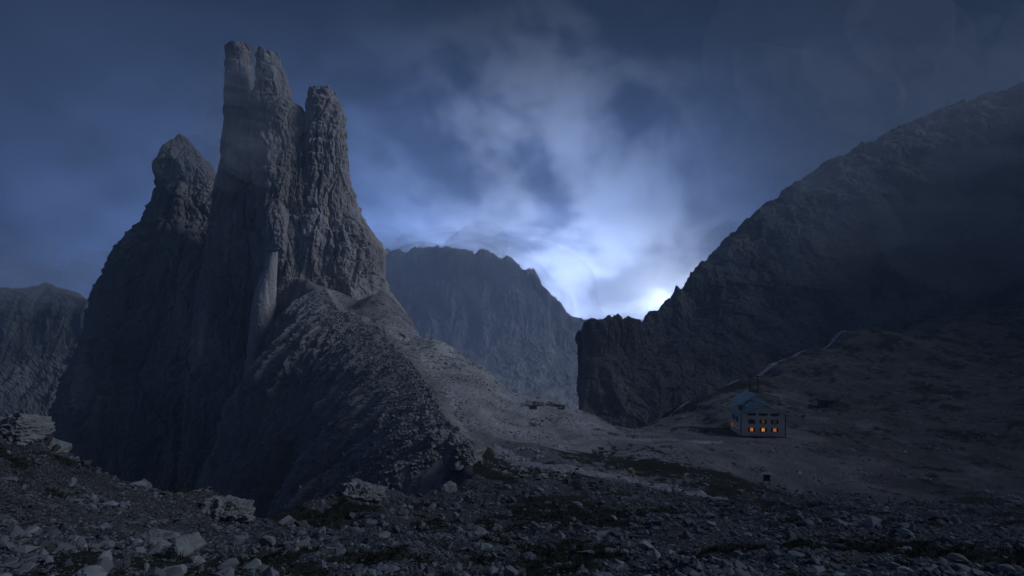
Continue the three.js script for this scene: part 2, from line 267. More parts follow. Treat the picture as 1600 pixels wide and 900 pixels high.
tag(pillar('rock_pinnacle', 290, [[398, 424, 432], [430, 410, 430], [470, 398, 429], [520, 392, 427], [556, 388, 415], [620, 380, 410]], { deep: 0.9, cols: 120, step: 0.5, tint: 1.1, amp: 0.8, turn: 0.9 }, massif), 'pale slab-like pinnacle leaning on the dark wall');  // lighter tint paints in the light that this slab faces

// A mountain face: rows of places from the crest down to the foot, and back rows behind the crest
function face(name, net, cols, rows, { tint = 1, scale = 1, amp = 1, jag = 0, crest = 0 } = {}, parent = scene) {
  const P = net.map((r) => r.map(([px, py, d, w]) => (w ? [px, py, d] : at(px, py, d)))), pos = new Float32Array(cols * rows * 3);
  for (let j = 0; j < rows; j++) { const t = j / (rows - 1); for (let i = 0; i < cols; i++) { const s = i / (cols - 1); for (let c = 0; c < 3; c++) pos[(j * cols + i) * 3 + c] = spline(P.map((r) => spline(r.map((p) => p[c]), s)), t); } }
  const g = new THREE.BufferGeometry(), index = []; g.setAttribute('position', new THREE.BufferAttribute(pos.slice(), 3));
  for (let j = 0; j < rows - 1; j++) for (let i = 0; i < cols - 1; i++) { const a = j * cols + i; index.push(a, a + 1, a + cols + 1, a, a + cols + 1, a + cols); }
  g.setIndex(index); g.computeVertexNormals(); const n = g.attributes.normal.array, sg = n[2] > 0 || true ? 1 : -1; let mean = 0; for (let i = 2; i < n.length; i += 3) mean += n[i]; const sign = mean < 0 ? -sg : sg;
  for (let i = 0; i < pos.length; i += 3) { const h = relief(pos[i] / scale, pos[i + 1] / scale, pos[i + 2] / scale) * scale * amp * sign; pos[i] += n[i] * h; pos[i + 1] += n[i + 1] * h * 0.7; pos[i + 2] += n[i + 2] * h; if (jag) { const t = Math.floor(i / 3 / cols) / (rows - 1); pos[i + 1] += (ridged(pos[i] / (jag * 1.6), 1, pos[i + 2] / (jag * 5), 4) - 0.55) * jag * Math.exp(-(((t - crest) / 0.07) ** 2)); } }
  return finish(name, pos, cols, rows, false, parent, tint);
}
let shoulder, cliff;
// the wall under the ridge arm, down into the gorge: ribs and gullies that follow the fall line
{ const arm = RIM.slice(11), C = 560, R = 270, pos = new Float32Array(C * R * 3), xs = arm.map((p) => p[0]), ds = arm.map((p) => p[1]);
  let along = 0, lx = xs[0], ld = ds[0];
  for (let i = 0; i < C; i++) {
    const s = i / (C - 1), x0 = spline(xs, s), d0 = spline(ds, s), e = 0.04, tx = spline(xs, Math.min(1, s + e)) - spline(xs, Math.max(0, s - e)), td = spline(ds, Math.min(1, s + e)) - spline(ds, Math.max(0, s - e)), l = Math.hypot(tx, td), nx = -td / l, nd = tx / l, y0 = height(x0, d0, false), tuck = smooth(0, 0.16, s);
    along += Math.hypot(x0 - lx, d0 - ld); lx = x0; ld = d0;
    for (let j = 0; j < R; j++) {
      const lead = 0.1, full = j / (R - 1), t = Math.max(0, (full - lead) / (1 - lead)), drop = 118 * Math.pow(t, 1.3), wob = fbm(along / 30, drop / 40, 3, 3) * 12, u = along + wob + drop * 0.12;
      let h = (ridged(u / 52, drop / 260, 1, 2) - 0.5) * 22 * smooth(0.08, 0.5, t) + (ridged(u / 19, drop / 130, 5, 2) - 0.45) * 9 * smooth(0.03, 0.3, t) + (ridged(u / 7, drop / 40, 9, 3) - 0.45) * 3.4 * smooth(0.02, 0.15, t);
      blocks(u / 4.6, drop / 11, 2.5, cell); h += (cell[0] * 1.8 - smooth(0.18, 0, cell[1]) * 0.8) * smooth(0.03, 0.2, t);
      blocks(u / 1.8, drop / 3, 7.5, cell); h += cell[0] * 0.8 * smooth(0.0, 0.1, t) + fbm(u / 3, drop / 3, 4, 4) * 1.3 * smooth(0, 0.1, t);
      h *= tuck;
      const out = full < lead ? -16 * (1 - full / lead) : (24 * (1 - Math.exp(-t * 5)) + drop * 0.44) * mix(0.35, 1, tuck), px = x0 + nx * out, pd = d0 + nd * out, lip = fbm(px / 5, 3, pd / 5, 3) * 1.6, py = full < lead ? height(px, pd, false) - 1.2 - 2.5 * (1 - tuck) + (1.9 + lip) * smooth(0.35, 1, full / lead) * tuck : y0 - drop + mix(-3.7, 0.7, tuck) + lip * smooth(0.15, 0, t) * tuck;
      pos.set([px + nx * h, py + h * 0.35, -(pd + nd * h)], (j * C + i) * 3);
    }
  }
  const r = rng(88), q = new THREE.Quaternion(), e = new THREE.Euler(), spots = [];
  for (let i = 0; i < 9000; i++) { const c = Math.floor((0.12 + 0.86 * r()) * (C - 1)), j = Math.floor((0.1 + 0.42 * Math.pow(r(), 1.8)) * R), o = (j * C + c) * 3, s = 0.3 + 0.5 * Math.pow(r() + 0.03, -0.4) * 0.7; spots.push(new THREE.Matrix4().compose(new THREE.Vector3(pos[o], pos[o + 1] + 0.1, pos[o + 2]), q.setFromEuler(e.set(r() * 2, r() * 6.28, r() * 2)).clone(), new THREE.Vector3(s * 1.3, s, s))); }
  shoulder = spots;
  cliff = tag(finish('cliff', pos, C, R, false, scene, 0.9), 'ribbed grey cliff falling from the saddle into the dark gorge', 'cliff', null, 'structure'); }
{ const px = [540, 600, 660, 720, 780, 830, 870, 910, 960, 1000], row = (py, d) => px.map((p, i) => [p, py[i], d[i] * 2.4]);
  const m = face('mountain', [row([520, 520, 520, 520, 520, 520, 540, 560, 580, 580], px.map(() => 1150)), row([398, 396, 392, 394, 404, 424, 474, 500, 512, 515], [930, 925, 915, 905, 900, 905, 915, 935, 950, 970]), row([440, 440, 440, 440, 446, 462, 500, 528, 540, 545], [905, 900, 890, 882, 878, 880, 890, 905, 925, 945]), row([500, 500, 500, 502, 508, 520, 545, 562, 575, 580], [890, 885, 875, 866, 860, 862, 870, 882, 900, 920]), row([560, 560, 560, 562, 566, 574, 590, 605, 612, 615], [840, 835, 825, 816, 808, 806, 808, 812, 835, 855]), row([660, 655, 652, 655, 660, 668, 680, 690, 690, 690], [640, 635, 625, 620, 620, 625, 630, 640, 660, 680])], 440, 300, { tint: 1.7, scale: 3.4, jag: 60, crest: 0.2 });  // raised tint paints haze and light into the far rock
  tag(m, 'distant pale cliff mountain fading into haze beyond the valley', 'mountain', null, 'structure'); }
{ const px = [912, 906, 908, 922, 950, 990, 1003, 1040, 1080, 1130, 1200, 1300, 1400, 1500, 1620, 1780, 2000, 2600, 4400];
  const row = (py, d, x, y) => [...px.map((p, i) => [p, py[i], d[i]]), [x, y, 60, 1], [x, y, 420, 1], [x * 0.8, y, 900, 1]];  // unseen far end, added and raised to shade the hollow and foreground
  const top = [560, 530, 512, 498, 496, 502, 507, 476, 430, 382, 320, 252, 202, 162, 128, 90, -90, -330, -1100], dt = [640, 500, 472, 468, 470, 490, 510, 550, 585, 615, 645, 670, 680, 675, 650, 600, 520, 370, 190];
  const m = face('mountain', [row(top.map((y) => y + 110), dt.map((d) => d + 160), 960, 260), row(top, dt, 780, 470), row(top.map((y, i) => mix(y, [690, 690, 690, 690, 690, 690, 690, 690, 680, 660, 640, 610, 590, 570, 560, 550, 440, 350, 100][i], 0.28)), dt.map((d, i) => mix(d, [520, 450, 430, 430, 430, 430, 430, 430, 430, 430, 430, 430, 430, 430, 430, 430, 400, 270, 125][i], 0.45)), 660, 290), row([640, 615, 600, 590, 586, 584, 584, 572, 552, 527, 503, 470, 445, 418, 395, 365, 230, 100, -320], [560, 450, 428, 422, 420, 425, 432, 440, 460, 480, 500, 520, 520, 510, 490, 450, 400, 270, 125], 560, 150), row([720, 700, 690, 690, 690, 690, 690, 690, 680, 665, 645, 615, 595, 575, 565, 555, 457, 433, 355], [520, 420, 395, 388, 382, 376, 374, 370, 370, 380, 398, 418, 418, 408, 398, 388, 330, 215, 100], 430, 45)], 600, 300, { tint: 0.55, scale: 1.15, jag: 14, crest: 0.25 });  // low tint paints shade on this face so it merges with dark sky
  tag(m, 'broad dark mountain face on the right with a rounded buttress at its left end', 'mountain', null, 'structure'); }
{ const px = [-260, -120, 0, 55, 75, 110, 150, 200, 260], row = (py, d) => px.map((p, i) => [p, py[i], d]);
  const m = face('mountain', [row([520, 520, 520, 520, 520, 520, 520, 520, 520], 800), row([452, 450, 450, 449, 444, 456, 470, 480, 490], 610), row([560, 560, 560, 560, 560, 560, 560, 560, 560], 560), row([800, 800, 800, 800, 800, 800, 800, 800, 800], 430)], 260, 180, { tint: 0.5, scale: 1.2 });  // ridge kept dark by tint, its gloom painted into the rock
  tag(m, 'low dark ridge with a small knob at the left edge behind the gorge', 'mountain', null, 'structure'); }
console.log('terrain built');


// ------------------------------------------------------------------ paths and snow, laid on the ground
function strip(name, line, width, material, lift, seed) {       // line: [x, distance] points
  const n = 260, m = 9, pos = [], col = [], uv = [], index = [], xs = line.map((p) => p[0]), ds = line.map((p) => p[1]), ws = line.map((p) => p[2] ?? 1);
  for (let i = 0; i < n; i++) {
    const s = i / (n - 1), x = spline(xs, s), d = spline(ds, s), tx = spline(xs, Math.min(1, s + 0.01)) - spline(xs, Math.max(0, s - 0.01)), td = spline(ds, Math.min(1, s + 0.01)) - spline(ds, Math.max(0, s - 0.01)), l = Math.hypot(tx, td), w = spline(ws, s) * width * smooth(0, 0.06, s) * smooth(1, 0.94, s);
    for (let j = 0; j < m; j++) {
      const q = (j / (m - 1) - 0.5) * w * (1 + 0.8 * fbm(s * 40, j < m / 2 ? 1 : 9, seed, 3)), X = x - td / l * q, D = d + tx / l * q, edge = j === 0 || j === m - 1 ? -0.35 : 0, t = 1 + 0.5 * noise(X * 0.9, seed, D * 0.9);
      pos.push(X, height(X, D) + lift + edge, -D); col.push(t, t, t); uv.push(X / 4, D / 4);
      if (i && j) { const o = i * m + j; index.push(o - m - 1, o - m, o, o - m - 1, o, o - 1); }
    }
  }
  const g = new THREE.BufferGeometry(); g.setAttribute('position', new THREE.Float32BufferAttribute(pos, 3)); g.setAttribute('color', new THREE.Float32BufferAttribute(col, 3)); g.setAttribute('uv', new THREE.Float32BufferAttribute(uv, 2)); g.setIndex(index); g.computeVertexNormals();
  return mesh(name, g, material, scene);
}
const plan = (px, d, w) => [(px - MID) / FOCAL * d, d, w];
const pathMat = new THREE.MeshStandardMaterial({ color: new THREE.Color().setRGB(0.80, 0.75, 0.74), map: gravelMap, bumpMap: gravelBump, bumpScale: 0.05, vertexColors: true, roughness: 1 });
tag(strip('path', [plan(770, 112, 0.9), plan(830, 98, 1.2), plan(900, 95, 1.2), plan(970, 96, 1), plan(1030, 90, 1.1), plan(1085, 82, 1), plan(1140, 76, 0.7)], 4.2, pathMat, 0.16, 3), 'pale trodden gravel path leading past the hiker below the stone ring', 'path', null, 'structure');
tag(strip('path', [plan(735, 150, 1), plan(750, 132, 1), plan(790, 120, 1.2), plan(860, 122, 1), plan(930, 132, 1), plan(1000, 135, 1), plan(1080, 140, 1), plan(1130, 146, 1)], 4.5, pathMat, 0.16, 5), 'pale path crossing the saddle towards the lit hut', 'path', null, 'structure');
tag(strip('path', [plan(1045, 219, 0.6), plan(1080, 234, 0.8), plan(1140, 262, 1), plan(1200, 286, 1), plan(1255, 316, 0.7), plan(1300, 338, 0.5)], 4.5, pathMat, 0.3, 7), 'pale stony track climbing the moraine crest behind the hut', 'path', null, 'structure');
tag(strip('snow_patch', [plan(1272, 322, 0.35), plan(1288, 330, 0.6), plan(1302, 337, 0.9), plan(1312, 344, 1.2), plan(1318, 349, 0.8)], 4, std(0.42, 0.42, 0.46, 0.9), 0.6, 11), 'narrow streak of old snow high on the dark right slope', 'snow patch', null, 'structure');

// ------------------------------------------------------------------ loose rock
function rockShape(seed, n = 16, flat = 0.62) {
  const r = rng(seed), pts = [];
  for (let i = 0; i < n; i++) { const z = r() * 2 - 1, a = r() * 6.283, q = Math.sqrt(1 - z * z), k = 0.42 + 0.1 * r(); pts.push(new THREE.Vector3(q * Math.cos(a) * k * (1 + 0.25 * r()), z * k * flat, q * Math.sin(a) * k)); }
  const g = new ConvexGeometry(pts); return g;
}
const shapes = [101, 102, 103, 104, 105, 106, 107].map((k, i) => rockShape(k, 13 + i, 0.5 + 0.07 * i));
const stoneMats = [[0.25, 0.247, 0.25], [0.20, 0.197, 0.2], [0.36, 0.356, 0.356], [0.22, 0.215, 0.212]].map(([r, g, b]) => std(r, g, b, 0.92, { bumpMap: gravelBump, bumpScale: 0.0 }));
{
  const r = rng(321), list = [];
  for (let i = 0; i < 150000; i++) {
    const d = 8.5 * Math.exp(r() * Math.log(108 / 8.5)), x = (r() * 2 - 1) * d * 1.12;
    if (rimDistance(x, d) > -0.3) continue;
    const k = rough(x, d); if (k < r() * 0.9) continue;
    const t = turf(x, d); if (t > 0.5 && r() < 0.88) continue;
    const clump = fbm(x / 4, 9, d / 4, 3); if (clump + 0.25 < (r() - 0.5) * 0.9) continue;
    const s = (0.035 + 0.0026 * d) * (0.45 + 0.36 * Math.pow(r() + 0.012, -0.62)) * Math.exp(1.1 * fbm(x / 6 + 3, 2, d / 6, 3)) * (1 + 0.4 * clump); if (Math.hypot(x - RING[0], d + RING[2]) < 7) continue;
    list.push([x, d, Math.min(s, 1.15), r(), r(), r(), r()]);
  }
  list.sort((a, b) => b[2] / b[1] - a[2] / a[1]);
  const scree = new THREE.Group(); scree.name = 'scree'; scree.userData.kind = 'stuff'; ground.add(scree);
  const sets = shapes.map(() => []), q = new THREE.Quaternion(), e = new THREE.Euler(), v = new THREE.Vector3(), sc = new THREE.Vector3();
  list.forEach(([x, d, s, a, b, c, f], i) => {
    const m = new THREE.Matrix4().compose(v.set(x, height(x, d) + s * 0.12, -d), q.setFromEuler(e.set((a - 0.5) * 1.1, b * 6.283, (c - 0.5) * 1.1)), sc.set(s * (1 + 0.7 * f), s * (0.6 + 0.7 * a), s * (0.8 + 0.5 * c)));
    const k = Math.floor(f * 6.999);
    if (i < 290) { const o = mesh('stone', shapes[k], stoneMats[(b * 3.999) | 0], ground); o.applyMatrix4(m); } else sets[k].push([m, 0.4 + 1.15 * b * b + 0.1, c]);
  });
  const white = std(0.19, 0.192, 0.2, 0.92), tint = new THREE.Color();
  sets.forEach((set, k) => { const im = shadows(new THREE.InstancedMesh(shapes[k], white, set.length)); set.forEach(([m, t, w], i) => { im.setMatrixAt(i, m); im.setColorAt(i, tint.setRGB(t * (1 + 0.06 * (w - 0.5)), t, t * (1 - 0.08 * (w - 0.5)))); }); im.name = 'scree'; im.userData.kind = 'stuff'; scree.add(im); });
  console.log('stones', list.length);
}
// broken rock strewn over the ridge arm, the saddle and the slopes behind the hollow
{
  const r = rng(654), sets = shapes.map(() => []), q = new THREE.Quaternion(), e = new THREE.Euler(), tint = new THREE.Color();
  for (let i = 0; i < 60000; i++) {
    const d = 85 * Math.exp(r() * Math.log(340 / 85)), x = mix(-0.42, 1.05, r()) * d; if (rimDistance(x, d) > -1) continue;
    const arm = smooth(10, -30, x + (d - 150) * 0.1), p = 0.10 + 0.75 * arm; if (fbm(x / 11, 4, d / 11, 3) * 1.6 + p < r()) continue;
    if (Math.hypot(x - RING[0], d + RING[2]) < 9 || Math.hypot(x - 77, d - 160) < 16) continue;
    const s = (0.16 + 0.0009 * d) * (0.6 + 0.5 * Math.pow(r() + 0.02, -0.5)), m = new THREE.Matrix4().compose(new THREE.Vector3(x, height(x, d) + s * 0.1, -d), q.setFromEuler(e.set(r() - 0.5, r() * 6.28, r() - 0.5)), new THREE.Vector3(s * (1 + r()), s * (0.6 + 0.5 * r()), s));
    sets[(r() * 7) | 0].push([m, 0.55 + 0.7 * r()]);
  }
  { const im = shadows(new THREE.InstancedMesh(shapes[2], std(0.32, 0.3, 0.285, 0.95), shoulder.length)); shoulder.forEach((m, i) => im.setMatrixAt(i, m)); im.name = 'debris'; im.userData.kind = 'stuff'; cliff.add(im); }
  const debris = new THREE.Group(); debris.name = 'debris'; debris.userData.kind = 'stuff'; ground.add(debris); const mat = std(0.36, 0.335, 0.32, 0.95);
  sets.forEach((set, k) => { const im = shadows(new THREE.InstancedMesh(shapes[k], mat, set.length)); set.forEach(([m, t], i) => { im.setMatrixAt(i, m); im.setColorAt(i, tint.setRGB(t, t, t)); }); im.name = 'debris'; im.userData.kind = 'stuff'; debris.add(im); });
}
// alpine turf in the near patches
{
  const blades = []; const r = rng(9);
  for (let i = 0; i < 9; i++) { const a = r() * 6.28, l = 0.05 + 0.06 * r(), o = 0.07 * r(), w = 0.014, lean = 0.06 + 0.06 * r(), ca = Math.cos(a), sa = Math.sin(a); const g = new THREE.BufferGeometry(); g.setAttribute('position', new THREE.Float32BufferAttribute([ca * o - sa * w, -0.03, sa * o + ca * w, ca * o + sa * w, -0.03, sa * o - ca * w, ca * (o + lean), l, sa * (o + lean)], 3)); g.computeVertexNormals(); blades.push(g); }
  const tuft = mergeGeometries(blades), spots = [], q = new THREE.Quaternion(), e = new THREE.Euler();
  for (let i = 0; i < 60000; i++) { const d = 9 * Math.exp(r() * Math.log(60 / 9)), x = (r() * 2 - 1) * d * 1.1; if (turf(x, d) < 0.6 || r() < smooth(26, 14, d) || rimDistance(x, d) > -0.2) continue; const s = 0.8 + r() * 1.1 + d * 0.012; spots.push(new THREE.Matrix4().compose(new THREE.Vector3(x, height(x, d), -d), q.setFromEuler(e.set(0, r() * 6.28, 0)).clone(), new THREE.Vector3(s, s, s))); }
  const im = shadows(new THREE.InstancedMesh(tuft, std(0.034, 0.036, 0.016, 1, { side: THREE.DoubleSide }), spots.length)); spots.forEach((m, i) => im.setMatrixAt(i, m)); im.name = 'grass'; scene.add(im); tag(im, 'dark tufts of alpine grass between the foreground stones', 'grass', null, 'stuff');
}
// single boulders
function boulder(px, d, w, h, seed, label, { tilt = 0, turn = 0, sink = 0.25, deep = 0.9, tone = 1, sharp = false, crag = 1 } = {}) {
  const r = rng(seed), pts = []; for (let i = 0; i < (sharp ? 11 : 22); i++) { const z = r() * 2 - 1, a = r() * 6.283, q = Math.sqrt(1 - z * z); pts.push(new THREE.Vector3(q * Math.cos(a) * 0.5, z * 0.5, q * Math.sin(a) * 0.5)); }
  let g = new ConvexGeometry(pts); g.deleteAttribute('uv'); g.deleteAttribute('normal'); g = mergeVertices(g, 1e-4);
  for (let k = 0; k < (w > 2 ? 5 : 4); k++) {                    // split every face in four, then roughen along the way out
    const p = g.attributes.position, ix = g.index.array, np = Array.from(p.array), ni = [], mid = new Map();
    const half = (a, b) => { const key = a < b ? a * 1e6 + b : b * 1e6 + a; if (!mid.has(key)) { mid.set(key, np.length / 3); for (let c = 0; c < 3; c++) np.push((np[a * 3 + c] + np[b * 3 + c]) / 2); } return mid.get(key); };
    for (let i = 0; i < ix.length; i += 3) { const a = ix[i], b = ix[i + 1], c = ix[i + 2], ab = half(a, b), bc = half(b, c), ca = half(c, a); ni.push(a, ab, ca, ab, b, bc, ca, bc, c, ab, bc, ca); }
    g = new THREE.BufferGeometry(); g.setAttribute('position', new THREE.Float32BufferAttribute(np, 3)); g.setIndex(ni);
  }
  const p = g.attributes.position, col = [];
  for (let i = 0; i < p.count; i++) { const x = p.getX(i), y = p.getY(i), z = p.getZ(i), k = 1 + (ridged(x * 3.1 + seed, y * 3.1, z * 3.1, 4) - 0.42) * 0.2 * crag * (sharp ? 0.5 : 1) + fbm(x * 9, y * 14 + seed, z * 9, 3) * 0.12 * crag; p.setXYZ(i, x * k, y * k, z * k); const t = (0.29 + 0.17 * fbm(x * 5, y * 5, z * 5 + seed, 4)) * tone; col.push(t * 1.03, t, t * 0.95); }
  g.setAttribute('color', new THREE.Float32BufferAttribute(col, 3)); g.computeVertexNormals();
  const x = (px - MID) / FOCAL * d, o = mesh('boulder', g, rockMat, scene); o.scale.set(w, h, w * deep); o.rotation.set(0, turn, tilt); o.position.set(x, height(x, d) + h * (0.5 - sink), -d);
  return tag(o, label, 'boulder', 'boulders lying on the foreground scree');
}
boulder(290, 17.5, 1.25, 1.25, 5, 'pale tilted wedge-shaped boulder with a sharp top among dark turf, lower left', { tilt: 0.6, turn: 0.5, sharp: true, tone: 1.15 });
boulder(306, 15.6, 0.62, 0.4, 6, 'low rounded pale stone just below the tilted wedge boulder', { sharp: true, tone: 1.1 });
boulder(243, 23, 1.8, 1.0, 7, 'broad weathered boulder left of the tilted wedge, on the scree', { turn: 0.3, sink: 0.4, crag: 1.5 });
boulder(250, 21, 1.1, 0.5, 23, 'smooth flat slab lying against the broad weathered boulder', { sharp: true, tone: 1.1, tilt: -0.3 });
boulder(352, 36, 3.6, 3.0, 8, 'rough knoll of rock standing on the gorge rim, lower left', { turn: 0.9, sink: 0.42, crag: 2.2 });
boulder(563, 50, 4.6, 3.0, 9, 'rounded rubble-covered outcrop on the rim below the ridge cliff', { turn: 0.2, sink: 0.45, crag: 2.4 });
boulder(30, 32, 3.2, 2.4, 10, 'jagged outcrop on the skyline of the far left slope', { sink: 0.45, crag: 2.2 });
boulder(85, 33, 1.9, 1.2, 12, 'smaller crag stepping down right of the leftmost outcrop', { sink: 0.35 });
boulder(600, 31, 1.0, 0.7, 13, 'pointed dark stone below the rubble outcrop', { sharp: true });
boulder(470, 24, 0.85, 0.5, 14, 'squat block in dark turf left of centre', { sharp: true });
boulder(1045, 28, 1.2, 0.42, 15, 'long flat pale slab on the scree below the hiker', { sharp: true, tone: 1.25, turn: 0.2 });
boulder(1085, 18.5, 1.5, 0.6, 16, 'wide broken slab at the bottom edge right of centre', { tone: 1.1, turn: 0.8 });
boulder(1252, 20, 1.2, 0.6, 17, 'slanting pale slab at the bottom right', { sharp: true, tilt: 0.45, tone: 1.2 });
boulder(800, 17, 0.6, 0.4, 18, 'blocky stone at the bottom edge near the middle', { sharp: true });
boulder(1420, 24, 0.95, 0.5, 20, 'dark-sided block in turf at the lower right', { tone: 0.9 });
boulder(700, 66, 2.6, 2.2, 21, 'small crag at the head of the gorge below the stone ring', { sink: 0.35 });

boulder(722, 87, 8.5, 7.5, 31, 'craggy bluff of bare rock at the head of the gorge beside the dark turf', { sink: 0.42, crag: 2.2, turn: 0.7 });
boulder(690, 100, 7, 6, 33, 'rounded rock rib on the gorge rim left of the stone ring', { sink: 0.5, crag: 2, turn: 1.7 });
// the ring of stones on the saddle
{
  const ringMat = std(0.46, 0.46, 0.47, 0.9), ring = base('stone_ring', [RING[0], height(RING[0], -RING[2]), RING[2]]), r = rng(55);
  tag(ring, 'ring of piled pale stones on the gravel saddle', 'stone ring');
  for (let i = 0; i < 92; i++) { const a = i / 92 * 6.283 + r() * 0.1, R = 3.75 + (r() - 0.5) * 1.25, x = Math.cos(a) * R, z = Math.sin(a) * R * 0.92, s = 0.38 + 0.6 * r() * r() + 0.1; const o = mesh('stone', shapes[(r() * 7) | 0], ringMat, ring); o.position.set(x, height(RING[0] + x, -RING[2] - z) - ring.position.y + s * (0.15 + (r() < 0.3 ? 0.3 : 0)), z); o.scale.set(s * 1.3, s, s); o.rotation.set(r(), r() * 6, r()); }
}

// ------------------------------------------------------------------ the hut
const box = (w, h, d, x, y, z) => new THREE.BoxGeometry(w, h, d).translate(x, y, z);
const prism = (pts, depth, z) => new THREE.ExtrudeGeometry(new THREE.Shape(pts.map(([x, y]) => new THREE.Vector2(x, y))), { depth, bevelEnabled: false }).translate(0, 0, z);
const plaster = std(0.8, 0.72, 0.6, 0.95), plasterPale = std(0.7, 0.69, 0.7, 0.95), roofMat = std(0.10, 0.19, 0.22, 0.5, { metalness: 0.2 }), woodDark = std(0.035, 0.026, 0.02, 0.9), stoneBase = std(0.13, 0.125, 0.12, 1), trim = std(0.12, 0.11, 0.1, 0.9), frameMat = std(0.3, 0.29, 0.27, 0.8), shutterMat = std(0.022, 0.016, 0.016, 0.85);
const darkGlass = new THREE.MeshStandardMaterial({ color: new THREE.Color().setRGB(0.02, 0.022, 0.028), roughness: 0.12 });
const glow = (k, g) => new THREE.MeshStandardMaterial({ color: 0x000000, emissive: new THREE.Color().setRGB(1.0, g, g * 0.22), emissiveIntensity: k, roughness: 0.4 });
{
  const [hx, , hz] = at(1157, 683, 155), hut = base('mountain_hut', [hx, EYE - 35.2, hz], -7 * Math.PI / 180);
  tag(hut, 'three-storey mountain hut with teal roof and glowing orange ground-floor windows', 'hut');
  const W = 13, EAVE = 6.7, TOP = 9.4, L = 10;
  mesh('wall', prism([[0, 0], [W, 0], [W, EAVE], [W / 2, TOP], [0, EAVE]], L, -L), plaster, hut);
  const side = mesh('wall', box(0.06, EAVE - 0.6, L - 0.5, -0.033, EAVE / 2 + 0.3, -L / 2), plasterPale, hut); tag(side, 'pale whitewashed side wall');
  const rear = mesh('wall', prism([[3.2, 0], [W - 0.4, 0], [W - 0.4, EAVE + 1.4], [(W + 2.8) / 2, TOP + 1.7], [3.2, EAVE + 1.4]], 10, -L - 10.01), plaster, hut); tag(rear, 'taller rear wing');
  mesh('plinth', mergeGeometries([box(W + 0.3, 1.5, 0.3, W / 2, -0.55, 0.16), box(0.3, 1.5, L, -0.17, -0.55, -L / 2)]), stoneBase, hut);
  for (const x of [0.14, W - 0.14]) mesh('corner_trim', box(0.28, EAVE - 0.2, 0.05, x, EAVE / 2, 0.028), trim, hut);
  const slab = (x0, y0, x1, y1, z0, z1, t = 0.16) => prism([[x0, y0], [x1, y1], [x1, y1 + t], [x0, y0 + t]], z0 - z1, z1);
  const k = (TOP - EAVE) / (W / 2), over = 0.7;
  const roof = mesh('roof', slab(-over, EAVE - k * over + 0.02, W / 2, TOP + 0.02, 0.8, -L - 0.4), roofMat, hut); mesh('roof', slab(W / 2 + 0.004, TOP + 0.02, W + over, EAVE - k * over + 0.02, 0.8, -L - 0.4), roofMat, hut);
  const rk = (TOP + 1.7 - EAVE - 1.4) / ((W - 0.4 - 3.2) / 2), rm = (W + 2.8) / 2;
  mesh('roof', slab(3.2 - 0.6, EAVE + 1.4 - rk * 0.6 + 0.03, rm, TOP + 1.73, -L + 0.3, -L - 10.5), roofMat, hut); mesh('roof', slab(rm + 0.004, TOP + 1.73, W - 0.4 + 0.6, EAVE + 1.4 - rk * 0.6 + 0.03, -L + 0.3, -L - 10.5), roofMat, hut);
  for (const [x, w] of [[-over, 0], [W + over, 0]]) mesh('gutter', new THREE.CylinderGeometry(0.09, 0.09, L + 1.1, 8).rotateX(Math.PI / 2).translate(x, EAVE - k * over, -L / 2 + 0.2), trim, hut);
  for (let i = 1; i < 16; i++) { const z = 0.8 - i * 0.72; if (z > -L) mesh('seam', slab(-over, EAVE - k * over + 0.17, W / 2, TOP + 0.17, z, z - 0.05, 0.05), roofMat, roof); }
  mesh('chimney', mergeGeometries([box(1.0, 1.5, 0.9, 1.4, EAVE + 1.2, -4.6), box(1.25, 0.14, 1.15, 1.4, EAVE + 2.02, -4.6)]), trim, roof);
  mesh('dormer', prism([[2.7, EAVE + 1.1], [4.3, EAVE + 1.1], [4.3, EAVE + 2.3], [3.5, EAVE + 2.9], [2.7, EAVE + 2.3]], 0.9, -L - 0.1), plasterPale, roof);
  for (const [x, z] of [[3.6, -5], [5.2, -3.4], [5.1, -6.6]]) mesh('skylight', box(0.9, 0.1, 1.1, 0, 0, 0).rotateZ(Math.atan(k)).translate(x, EAVE + k * x + 0.27, z), darkGlass, roof);
  for (const [x, z] of [[9.2, -4], [8.6, -7.5]]) mesh('skylight', box(0.9, 0.1, 1.1, 0, 0, 0).rotateZ(-Math.atan(k)).translate(x, TOP - k * (x - W / 2) + 0.27, z), darkGlass, roof);
  const pane = (w, h) => new THREE.BoxGeometry(w, h, 0.05);
  function windowAt(x, y, w, h, mat, light, turn = 0, z = 0.02, shutters = true, parent = hut) {
    const g = new THREE.Group(); g.name = 'window'; g.position.set(x, y, z); g.rotation.y = turn; parent.add(g);
    const t = 0.09; mesh('frame', mergeGeometries([box(w + 2 * t, t, 0.12, 0, h / 2 + t / 2, 0.04), box(w + 2 * t, t, 0.12, 0, -h / 2 - t / 2, 0.04), box(t, h, 0.12, -w / 2 - t / 2, 0, 0.04), box(t, h, 0.12, w / 2 + t / 2, 0, 0.04), box(0.05, h, 0.09, 0, 0, 0.045)]), frameMat, g);
    mesh('pane', pane(w - 0.01, h - 0.01), mat, g).position.z = 0.03;
    mesh('sill', box(w + 0.4, 0.09, 0.28, 0, -h / 2 - 0.15, 0.12), frameMat, g);
    if (shutters) for (const s of [-1, 1]) mesh('shutter', box(w * 0.52, h + 0.12, 0.06, s * (w * 0.78 + 0.12), 0, 0.05), shutterMat, g);
    if (light) { const a = new THREE.RectAreaLight(new THREE.Color().setRGB(1, 0.42, 0.1), light, w, h); a.position.set(0, 0, 0.12); a.rotation.y = Math.PI; g.add(a); a.name = 'window_light'; }
  }
  const cols = [3.2, 6.5, 9.8];
  [[glow(0.42, 0.27), 0.35], [glow(0.55, 0.38), 0.45], [glow(0.34, 0.28), 0.3]].forEach(([m, l], i) => windowAt(cols[i], 2.15, 0.85, 1.0, m, l));
